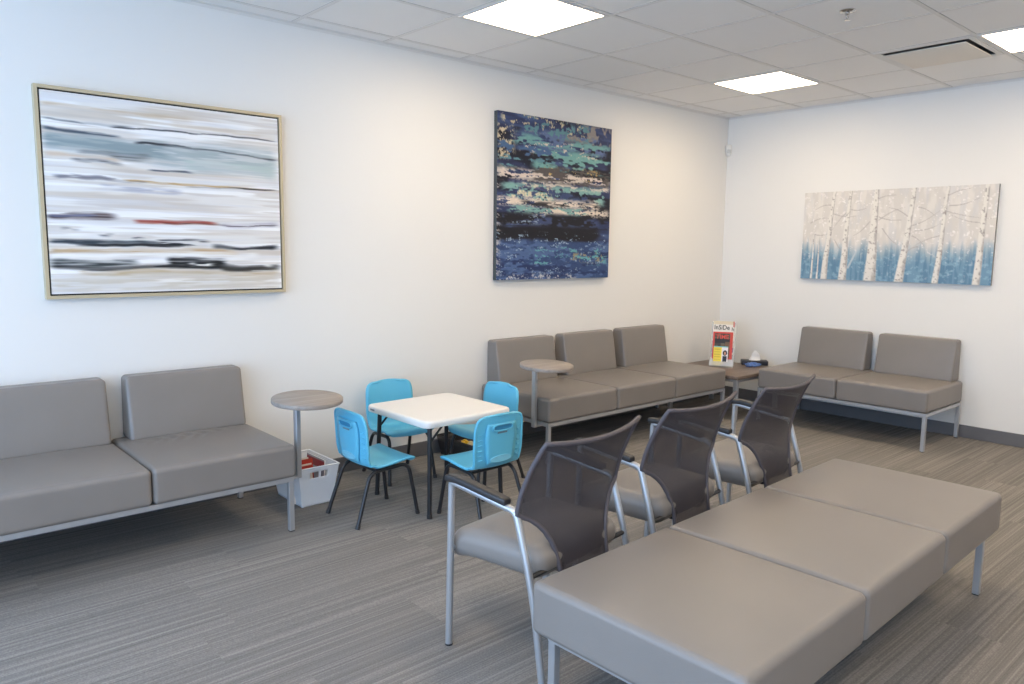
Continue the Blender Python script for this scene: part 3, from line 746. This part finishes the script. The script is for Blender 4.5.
def kid_chair(label, loc, rz):
    t = thing('childrens_chair', label, 'chair', loc, rz, "blue plastic children's chairs")
    bm = bmesh.new(); nu, ns = 20, 110
    G = [[bm.verts.new(shell_pt(-1+2*i/nu, j/ns)) for i in range(nu+1)] for j in range(ns+1)]
    for j in range(ns):
        for i in range(nu): bm.faces.new((G[j][i], G[j][i+1], G[j+1][i+1], G[j+1][i]))
    sh = obj('shell', bm, BLUE_PL, t, angle=80)
    md = sh.modifiers.new('thick', 'SOLIDIFY'); md.thickness = 0.012; md.offset = 0
    # raised rim round the back face of the backrest
    def rear(u, s, d=0.008): return shell_pt(u, s)+Vector((-d, 0, -d*0.25))
    sv = [0.55+0.29*k/10 for k in range(10)]+[1-0.16*(1-k/14)**2 for k in range(14)]
    ring = [shell_pt(-0.985, a)+Vector((-0.003, 0, 0)) for a in sv]+[shell_pt(-0.985+1.97*k/12, 0.998)+Vector((-0.003, 0, 0)) for k in range(13)]+[shell_pt(0.985, a)+Vector((-0.003, 0, 0)) for a in reversed(sv)]
    obj('back_rim', tube(ring, 0.0085, 10), BLUE_PL, sh, angle=80)
    # inner raised panel with a grip slot, an oval and ribs
    bm = bmesh.new(); nn, mm = 8, 14
    def ph(s): return 0.66-0.10*abs((s-0.78)/0.2)
    P = [[bm.verts.new(rear(ph(0.57+0.32*j/mm)*(-1+2*i/nn), 0.57+0.32*j/mm, 0.013)) for i in range(nn+1)] for j in range(mm+1)]
    for j in range(mm):
        for i in range(nn): bm.faces.new((P[j][i], P[j][i+1], P[j+1][i+1], P[j+1][i]))
    pn = obj('back_panel', bm, BLUE_PL, sh, angle=80); md = pn.modifiers.new('thick', 'SOLIDIFY'); md.thickness = 0.010; md.offset = 0
    ring = [rear(0.40*math.copysign(abs(math.cos(a))**0.5, math.cos(a)), 0.862+0.024*math.copysign(abs(math.sin(a))**0.6, math.sin(a)), 0.0225) for a in [2*PI*k/28 for k in range(29)]]
    obj('grip_rim', tube(ring, 0.0045, 8, cap=False), BLUE_PL, sh, angle=80)
    bm = bmesh.new(); vs = [bm.verts.new(p+Vector((0.0005, 0, 0))) for p in ring[:-1]]; cvx = bm.verts.new(sum((v.co for v in vs), Vector())/len(vs)+Vector((0.001, 0, 0)))
    for q in range(len(vs)): bm.faces.new((vs[q], vs[(q+1) % len(vs)], cvx))
    obj('grip_recess', bm, BLUE_SHADE, sh, smooth=False)
    bm = bmesh.new(); vs = [bm.verts.new(rear(0.46*math.cos(a), 0.615+0.032*math.sin(a), 0.0195)) for a in [2*PI*k/28 for k in range(28)]]; bm.faces.new(vs)
    ov = obj('oval_panel', bm, mat('pale_blue_plastic', (128, 200, 224), 0.45), sh, smooth=False); md = ov.modifiers.new('thick', 'SOLIDIFY'); md.thickness = 0.004; md.offset = 0
    bm = bmesh.new(); ps = [rear(a, b, 0.0192) for a, b in ((-0.20, 0.815), (0.20, 0.815), (0.20, 0.828), (-0.20, 0.828))]; bm.faces.new([bm.verts.new(p) for p in ps])
    bd = obj('badge', bm, mat('blue_grey_badge', (110, 132, 146), 0.4), sh, smooth=False); md = bd.modifiers.new('thick', 'SOLIDIFY'); md.thickness = 0.002; md.offset = 0
    for sd in (-1, 1):
        for k in range(6):
            s_ = 0.61+0.04*k
            obj('rib', tube([rear(sd*0.88, s_, 0.007), rear(sd*0.74, s_+0.006, 0.009)], 0.0038, 6), BLUE_PL, sh, angle=80)
    # legs: each side is an inverted U of tube, front and rear leg
    for s in (-1, 1):
        y0, y1 = s*0.135, s*0.158
        path = bend([(0.185, y1, 0.0), (0.140, y0, 0.288), (-0.095, y0, 0.276), (-0.190, y1, 0.0)], [0.055, 0.05], 8)
        # split where the tube runs level under the seat
        k = 9
        a = path[:k+1]; b_ = path[k:]
        l = obj('leg', tube(a+[(a[-1]+b_[1])/2], 0.0105, 12), BLACK_MT, t, angle=60)
        obj('foot', tube([a[0], a[0]+(a[1]-a[0]).normalized()*0.02], 0.0125, 12), BLACK_PL, l)
        l = obj('leg', tube([(a[-1]+b_[1])/2]+b_[1:], 0.0105, 12), BLACK_MT, t, angle=60)
        obj('foot', tube([b_[-1], b_[-1]+(b_[-2]-b_[-1]).normalized()*0.02], 0.0125, 12), BLACK_PL, l)
    bm = bmesh.new(); add_tube(bm, [(0.07, -0.136, 0.284), (0.07, 0.136, 0.284)], 0.0075, 10); add_tube(bm, [(-0.06, -0.136, 0.278), (-0.06, 0.136, 0.278)], 0.0075, 10)
    obj('seat_frame', bm, BLACK_MT, t)
    return t
kc = kid_chair("blue children's chair beside the white basket, on the left of the low table", (-4.478, -0.785, 0), rad(0))
dup(kc, (-4.045, -1.20, 0), rad(90), "blue children's chair with its back to the viewer, in front of the low table")
dup(kc, (-3.978, -0.275, 0), rad(-96), "blue children's chair against the wall behind the low table")
dup(kc, (-3.60, -0.675, 0), rad(180), "blue children's chair on the far right side of the low table, next to the sofa")

# ---------------------------------------------------------------- crate with magazines
t = thing('plastic_basket', 'white plastic basket of magazines on the floor beside the left sofa', 'basket', (-4.650, -0.318, 0))
# wall mesh as flat panels so the two grip slots on the front can be left open
bm = bmesh.new(); th = 0.0
def quadgrid(bm, A, B, D, E, nu, nv, skip):
    G = [[bm.verts.new((Vector(A)*(1-i/nu)+Vector(B)*(i/nu))*(1-j/nv)+(Vector(D)*(1-i/nu)+Vector(E)*(i/nu))*(j/nv)) for i in range(nu+1)] for j in range(nv+1)]
    for j in range(nv):
        for i in range(nu):
            if (i, j) in skip: continue
            bm.faces.new((G[j][i], G[j][i+1], G[j+1][i+1], G[j+1][i]))
a0 = [(-0.090, -0.152), (0.090, -0.152), (0.090, 0.152), (-0.090, 0.152)]; a1 = [(-0.122, -0.183), (0.122, -0.183), (0.122, 0.183), (-0.122, 0.183)]
for i in range(4):
    j = (i+1) % 4
    sk = {(a, b) for a in (5, 6, 7, 8, 10, 11, 12) for b in (14, 15, 16)} if i in (0, 2) else set()
    quadgrid(bm, (*a0[i], 0.003), (*a0[j], 0.003), (*a1[i], 0.225), (*a1[j], 0.225), 18, 19, sk)
bm.faces.new([bm.verts.new((*p, 0.003)) for p in a0])
bmesh.ops.remove_doubles(bm, verts=bm.verts[:], dist=1e-5)
o = obj('body', bm, CRATE_PL, t, angle=40); md = o.modifiers.new('thick', 'SOLIDIFY'); md.thickness = 0.003; md.offset = 0
rim = [(a1[i][0], a1[i][1], 0.226) for i in range(4)]
bm = bmesh.new()
for i in range(4):
    p, q = Vector(rim[i]), Vector(rim[(i+1) % 4]); add_tube(bm, [p, q], 0.006, 8)
for p in rim:
    bmesh.ops.create_icosphere(bm, subdivisions=2, radius=0.006, matrix=Matrix.Translation(p))
obj('rim', bm, CRATE_PL, t, angle=60)

def cover(H, W, fn, seed):
    v, u = np.meshgrid(np.linspace(0, 1, H), np.linspace(0, 1, W), indexing='ij'); return np.clip(fn(u, v, H, W, seed), 0, 255)
def simple_cover(base, accent, pic):
    def f(u, v, H, W, seed):
        img = np.ones((H, W, 3))*np.array(base, float)
        img = over(img, accent, ((v < .24) & (v > .04)).astype(float))
        n = fractal(H, W, 6, 5, seed); img = over(img, pic, ((v > .3) & (v < .92) & (u > .12) & (u < .88))*sstep(.4, .5, n))
        img = over(img, (245, 240, 235), ((np.sin(v*95) > .4) & (v > .5) & (u < .4) & (u > .06)).astype(float)*.8)
        return img
    return f
def magazine(label, loc, rot, w, h, img, group=None, d=0.006):
    """upright magazine: local x across, z up, cover towards -y"""
    t = thing('magazine', label, 'magazine', loc, 0, group); t.rotation_euler = rot
    obj('cover', grid_panel(img, w, h, 0.0006, -d/2-0.0006), PRINT, t, smooth=False)
    obj('pages', box(-w/2+0.001, w/2-0.001, -d/2, d/2, 0.001, h-0.001), PAPER, t, smooth=False)
    return t
GM = 'magazines standing in the white basket'
magazine('cream magazine with a red cover band, leaning nearest the front of the white basket', (-4.690, -0.395, 0.006), (rad(-8), 0, rad(2)), 0.125, 0.212, cover(36, 26, simple_cover((220, 206, 192), (178, 58, 44), (120, 92, 76)), 3), GM)
magazine('red and brown magazine behind the front one in the white basket', (-4.672, -0.352, 0.006), (rad(-8), 0, rad(-1)), 0.140, 0.226, cover(36, 26, simple_cover((168, 64, 50), (186, 60, 46), (214, 190, 172)), 5), GM)
magazine('pale magazine with a brown picture in the middle of the white basket', (-4.672, -0.305, 0.006), (rad(-8), 0, rad(1)), 0.140, 0.222, cover(36, 26, simple_cover((222, 212, 198), (196, 150, 124), (128, 98, 80)), 9), GM)
magazine('grey magazine with a dark red band at the right side of the white basket', (-4.576, -0.300, 0.006), (rad(-3), 0, rad(-90)), 0.215, 0.222, cover(36, 26, simple_cover((158, 160, 168), (150, 40, 52), (116, 122, 136)), 8), GM)

# ---------------------------------------------------------------- black toy bin
t = thing('toy_bin', 'low black bin of toys on the floor against the wall behind the blue chairs', 'bin', (-3.32, -0.235, 0))
bm = bmesh.new(); a0 = [(-0.165, -0.18), (0.165, -0.18), (0.165, 0.18), (-0.165, 0.18)]; a1 = [(-0.19, -0.20), (0.19, -0.20), (0.19, 0.20), (-0.19, 0.20)]
for i in range(4):
    j = (i+1) % 4; quadgrid(bm, (*a0[i], 0.003), (*a0[j], 0.003), (*a1[i], 0.135), (*a1[j], 0.135), 4, 3, set())
bm.faces.new([bm.verts.new((*p, 0.003)) for p in a0]); bmesh.ops.remove_doubles(bm, verts=bm.verts[:], dist=1e-5)
o = obj('body', bm, BLACK_PL, t, angle=30); md = o.modifiers.new('thick', 'SOLIDIFY'); md.thickness = 0.003; md.offset = 0
bm = bmesh.new()
for i in range(4): add_tube(bm, [(*a1[i], 0.137), (*a1[(i+1) % 4], 0.137)], 0.006, 8)
obj('rim', bm, BLACK_PL, t)
def block(label, c, loc, rz, s=(0.04, 0.02, 0.02), studs=2):
    t = thing('toy_block', label, 'toy', loc, rz, 'toy blocks in the black bin')
    m_ = mat('toy_%d_%d_%d' % c, c, 0.35)
    obj('body', box(-s[0], s[0], -s[1], s[1], 0, s[2]*2, 0.003, 2), m_, t)
    bm = bmesh.new()
    for i in range(studs): add_disc_prism(bm, -s[0]+2*s[0]*(i+0.5)/studs, 0, s[2]*2, s[2]*2+0.008, 0.012, 16)
    obj('studs', bm, m_, t)
block('yellow toy block on the left in the black bin', (236, 188, 40), (-3.44, -0.275, 0.088), rad(70), (0.036, 0.022, 0.020))
block('cream toy block beside the yellow one in the black bin', (232, 214, 170), (-3.44, -0.345, 0.088), rad(95), (0.024, 0.02, 0.022))
block('red toy block at the front of the black bin', (190, 46, 40), (-3.385, -0.385, 0.088), rad(20), (0.035, 0.022, 0.026))
block('blue toy block in the black bin', (60, 74, 150), (-3.27, -0.33, 0.09), rad(50), (0.04, 0.025, 0.022))
block('orange toy block at the far end of the black bin', (222, 110, 40), (-3.20, -0.22, 0.09), rad(10), (0.04, 0.03, 0.025))
tag(obj('toy_heap', rbox(0.155, 0.165, 0.04, 0.03, 4, 3), mat('dark_toys', (52, 44, 60), 0.5)), 'dark jumble of small toys filling the bottom of the black bin', 'toys', None, 'stuff').location = (-3.32, -0.235, 0.047)

# ---------------------------------------------------------------- corner table and what stands on it
t = thing('corner_table', 'low brown laminate corner table between two grey sofas', 'table', (-0.575, -0.44, 0))
obj('tabletop', box(-0.365, 0.365, -0.37, 0.37, 0.355, 0.385, 0.003, 2), DARKWOOD, t, angle=50)
bm = bmesh.new()
for y in (-0.355, 0.325): add_box(bm, -0.35, 0.35, y, y+0.03, 0.33, 0.355)
for x in (-0.35, 0.32): add_box(bm, x, x+0.03, -0.325, 0.325, 0.33, 0.355)
obj('frame', bm, STEEL, t, smooth=False)
for sx in (-1, 1):
    for sy in (-1, 1):
        l = obj('leg', box(-0.018, 0.018, -0.018, 0.018, 0, 0.33, 0.002, 1), STEEL, t, smooth=False); l.location = (sx*0.332, sy*0.337, 0)

def text_mesh(name, s, size, m, parent, loc, rot=(rad(90), 0, 0), ext=0.0004, sx=1.0):
    cu = bpy.data.curves.new('lettering', 'FONT'); cu.body = s; cu.size = size; cu.extrude = ext; cu.offset = 0.0009; cu.align_x = 'CENTER'; cu.resolution_u = 3
    tmp = bpy.data.objects.new('lettering', cu); C.objects.link(tmp)
    bpy.context.view_layer.update()
    me = bpy.data.meshes.new_from_object(tmp.evaluated_get(bpy.context.evaluated_depsgraph_get()))
    C.objects.unlink(tmp); bpy.data.objects.remove(tmp); bpy.data.curves.remove(cu)
    me.materials.clear(); me.materials.append(m)
    o = bpy.data.objects.new(name, me); C.objects.link(o); o.parent = parent; o.location = loc; o.rotation_euler = rot; o.scale = (sx, 1, 1)
    return o
# tiered clear holder; local -y faces the viewer
HL = (-0.560, -0.400, 0.385); HR_ = rad(-62); LEAN = rad(-12)
t = thing('brochure_holder', 'tiered clear acrylic magazine holder on the corner table', 'magazine holder', HL, HR_)
def plate(x0, x1, y, z0, z1, th=0.003, lean=LEAN, piv=0.0):
    bm = box(x0, x1, y-th/2, y+th/2, z0, z1, 0.0006, 1)
    bmesh.ops.rotate(bm, verts=bm.verts[:], cent=(0, piv, 0), matrix=Matrix.Rotation(lean, 3, 'X')); return bm
obj('back_panel', plate(-0.104, 0.104, 0.045, 0.02, 0.415), ACRYLIC, t, smooth=False)
for y, z0, z1 in ((0.022, 0.0, 0.10), (-0.008, 0.0, 0.07), (-0.035, 0.0, 0.045)):
    obj('pocket', plate(-0.104, 0.104, y-0.01, z0+0.004, z1), ACRYLIC, t, smooth=False)
for x in (-0.104, 0.104):
    bm = bmesh.new(); P = [(0.11, 0.0), (-0.055, 0.0), (-0.05, 0.05), (0.0, 0.10), (0.05, 0.20), (0.125, 0.40), (0.13, 0.34)]
    A = [bm.verts.new((x-0.0015, a, b)) for a, b in P]; B_ = [bm.verts.new((x+0.0015, a, b)) for a, b in P]
    bm.faces.new(A); bm.faces.new(list(reversed(B_)))
    for i in range(len(P)): j = (i+1) % len(P); bm.faces.new((A[i], B_[i], B_[j], A[j]))
    obj('side_panel', bm, ACRYLIC, t, smooth=False)
obj('base', box(-0.104, 0.104, -0.055, 0.11, 0, 0.003), ACRYLIC, t, smooth=False)
def on_holder(x, y, z):
    p = Matrix.Rotation(LEAN, 3, 'X') @ Vector((x, y, z)); q = Matrix.Rotation(HR_, 3, 'Z') @ p
    return (q.x+HL[0], q.y+HL[1], q.z+HL[2])
HE = (LEAN, 0, HR_)
def c_back(u, v, H, W, s):
    img = np.ones((H, W, 3))*np.array([228, 222, 214.])
    img = over(img, (220, 206, 178), (v < .10).astype(float)); img = over(img, (190, 92, 80), ((u > .93) & (v < .18)).astype(float))
    n = fractal(H, W, 8, 8, 2); img = over(img, (150, 130, 170), ((v > .6)*sstep(.45, .6, n)))
    return img
def c_mid(u, v, H, W, s):
    img = np.ones((H, W, 3))*np.array([206, 70, 56.])
    ins = ((u > .09) & (u < .86) & (v > .06) & (v < .93)).astype(float); img = over(img, (62, 54, 46), ins)
    n = fractal(H, W, 7, 6, 4); img = over(img, (104, 92, 70), ins*sstep(.5, .65, n)*.9); img = over(img, (38, 34, 34), ins*((v > .25) & (v < .4)))
    img = over(img, (150, 110, 70), ins*((u > .62) & (v > .35))*.6)
    return img
def c_front(u, v, H, W, s):
    img = np.ones((H, W, 3))*np.array([236, 234, 238.])
    img = over(img, (240, 214, 66), ((u < .58) & (v > .04)).astype(float))
    img = over(img, (206, 180, 48), ((u < .5) & (u > .06) & (np.sin(v*48) > .3) & (v > .08) & (v < .9)).astype(float)*.8)
    img = over(img, (120, 190, 190), (v < .05).astype(float))
    d = np.hypot((u-.80)*1.1, (v-.34)*1.2); img = over(img, (40, 34, 36), (d < .17).astype(float)); img = over(img, (206, 150, 120), (np.hypot((u-.80)*1.3, (v-.36)) < .085).astype(float))
    img = over(img, (46, 44, 52), ((np.abs(u-.80) < .15) & (v > .5) & (v < .88)).astype(float)); img = over(img, (70, 90, 150), ((v > .92) & (u > .5)).astype(float))
    return img
GH = 'magazines in the clear holder'
BLK = mat('black_ink', (34, 32, 34), 0.5); RED = mat('red_ink', (216, 78, 58), 0.5)
m1 = magazine('tall pale magazine at the back of the clear holder, black lettering', on_holder(0.0, 0.030, 0.120), HE, 0.190, 0.305, cover(56, 42, c_back, 1), GH)
text_mesh('lettering', 'InSiDe', 0.060, BLK, m1, (-0.016, -0.0042, 0.226), sx=0.88)
text_mesh('lettering', 'h', 0.050, BLK, m1, (0.082, -0.0042, 0.216), sx=0.9)
m2 = magazine('red-bordered dark magazine in the middle of the clear holder', on_holder(0.0, 0.003, 0.062), HE, 0.178, 0.260, cover(60, 48, c_mid, 2), GH)
text_mesh('lettering', 'TIME', 0.054, RED, m2, (-0.004, -0.0042, 0.196), sx=1.0)
m3 = magazine('small yellow and white booklet at the front of the clear holder', on_holder(-0.010, -0.022, 0.008), HE, 0.128, 0.178, cover(50, 42, c_front, 3), GH)

# tissue box
t = thing('tissue_box', 'black tissue box with a white tissue on the corner table', 'tissue box', (-0.195, -0.52, 0.385), rad(-52))
obj('box', box(-0.118, 0.118, -0.055, 0.055, 0, 0.042, 0.003, 2), mat('black_card', (42, 42, 50), 0.5), t, angle=50)
bm = bmesh.new(); nu, nv = 10, 8
G = []
for j in range(nv+1):
    k = j/nv; row = []
    for i in range(nu):
        a = 2*PI*i/nu; r = 0.046*(1-k)**0.8+0.010*k+0.006*math.sin(3*a+k*4)
        row.append(bm.verts.new((r*math.cos(a)*1.15+0.01*k, r*math.sin(a)*0.45+0.008*math.sin(k*5), 0.040+0.088*k+0.008*math.sin(2*a)*k)))
    G.append(row)
for j in range(nv):
    for i in range(nu): bm.faces.new((G[j][i], G[j][(i+1) % nu], G[j+1][(i+1) % nu], G[j+1][i]))
obj('tissue', bm, mat('tissue', (240, 238, 236), 0.8), t, angle=80)
# crumpled blue packet
rng = random.Random(4)
bm = bmesh.new(); bmesh.ops.create_icosphere(bm, subdivisions=3, radius=1)
for v in bm.verts:
    f = 1+0.22*math.sin(v.co.x*7+2*v.co.y*5)+0.14*math.sin(v.co.z*9+v.co.x*6)
    v.co = Vector((v.co.x*0.062*f, v.co.y*0.028*f, max(-0.02, v.co.z*0.022*f)+0.0195))
m_ = mat('blue_wrap', (96, 128, 186), 0.3, var=0.35, vscale=60)
o = obj('crumpled_packet', bm, m_, None, angle=40); o.location = (-0.330, -0.585, 0.385); o.rotation_euler = (0, 0, rad(-50)); tag(o, 'crumpled blue and white packet in front of the tissue box', 'packet')

# ---------------------------------------------------------------- light, camera, view
w = bpy.data.worlds.new('World'); bpy.context.scene.world = w; w.use_nodes = True
bg = w.node_tree.nodes['Background']; bg.inputs['Color'].default_value = (0.48, 0.69, 1.0, 1); bg.inputs['Strength'].default_value = 5.6
def portal(name, loc, rot, sx, sy):
    l = bpy.data.lights.new(name, 'AREA'); l.shape = 'RECTANGLE'; l.size = sx; l.size_y = sy; l.cycles.is_portal = True
    o = bpy.data.objects.new(name, l); C.objects.link(o); o.location = loc; o.rotation_euler = rot
for (p, q) in HF: portal('window_daylight', (XL-0.16, (p+q)/2, 1.375), (0, rad(-90), 0), 2.45, q-p)
for (p, q) in HR: portal('window_daylight', ((p+q)/2, YR-0.16, 1.425), (rad(90), 0, 0), q-p, 2.15)

cam = bpy.data.cameras.new('camera'); co = bpy.data.objects.new('camera', cam); C.objects.link(co)
yaw, pit, rol = .8451, .1241, .0115
cy_, sy_, cp, sp_ = math.cos(yaw), math.sin(yaw), math.cos(pit), math.sin(pit)
F = Vector((cy_*cp, sy_*cp, -sp_)); r_ = Vector((sy_, -cy_, 0)); u_ = r_.cross(F)
R = math.cos(rol)*r_+math.sin(rol)*u_; U = -math.sin(rol)*r_+math.cos(rol)*u_
mw = Matrix((R, U, -F)).transposed().to_4x4(); mw.translation = Vector((-6.556, -4.2542, 1.4474)); co.matrix_world = mw
cam.sensor_width = 36; cam.lens = 753.92/1024*36; cam.clip_start = 0.05
sc = bpy.context.scene; sc.camera = co
sc.view_settings.view_transform = 'Standard'; sc.view_settings.look = 'None'; sc.view_settings.exposure = 0.20; sc.view_settings.gamma = 1.0
sc.view_settings.use_curve_mapping = False
sc.cycles.use_denoising = True; sc.cycles.max_bounces = 10; sc.cycles.diffuse_bounces = 6; sc.cycles.transparent_max_bounces = 16
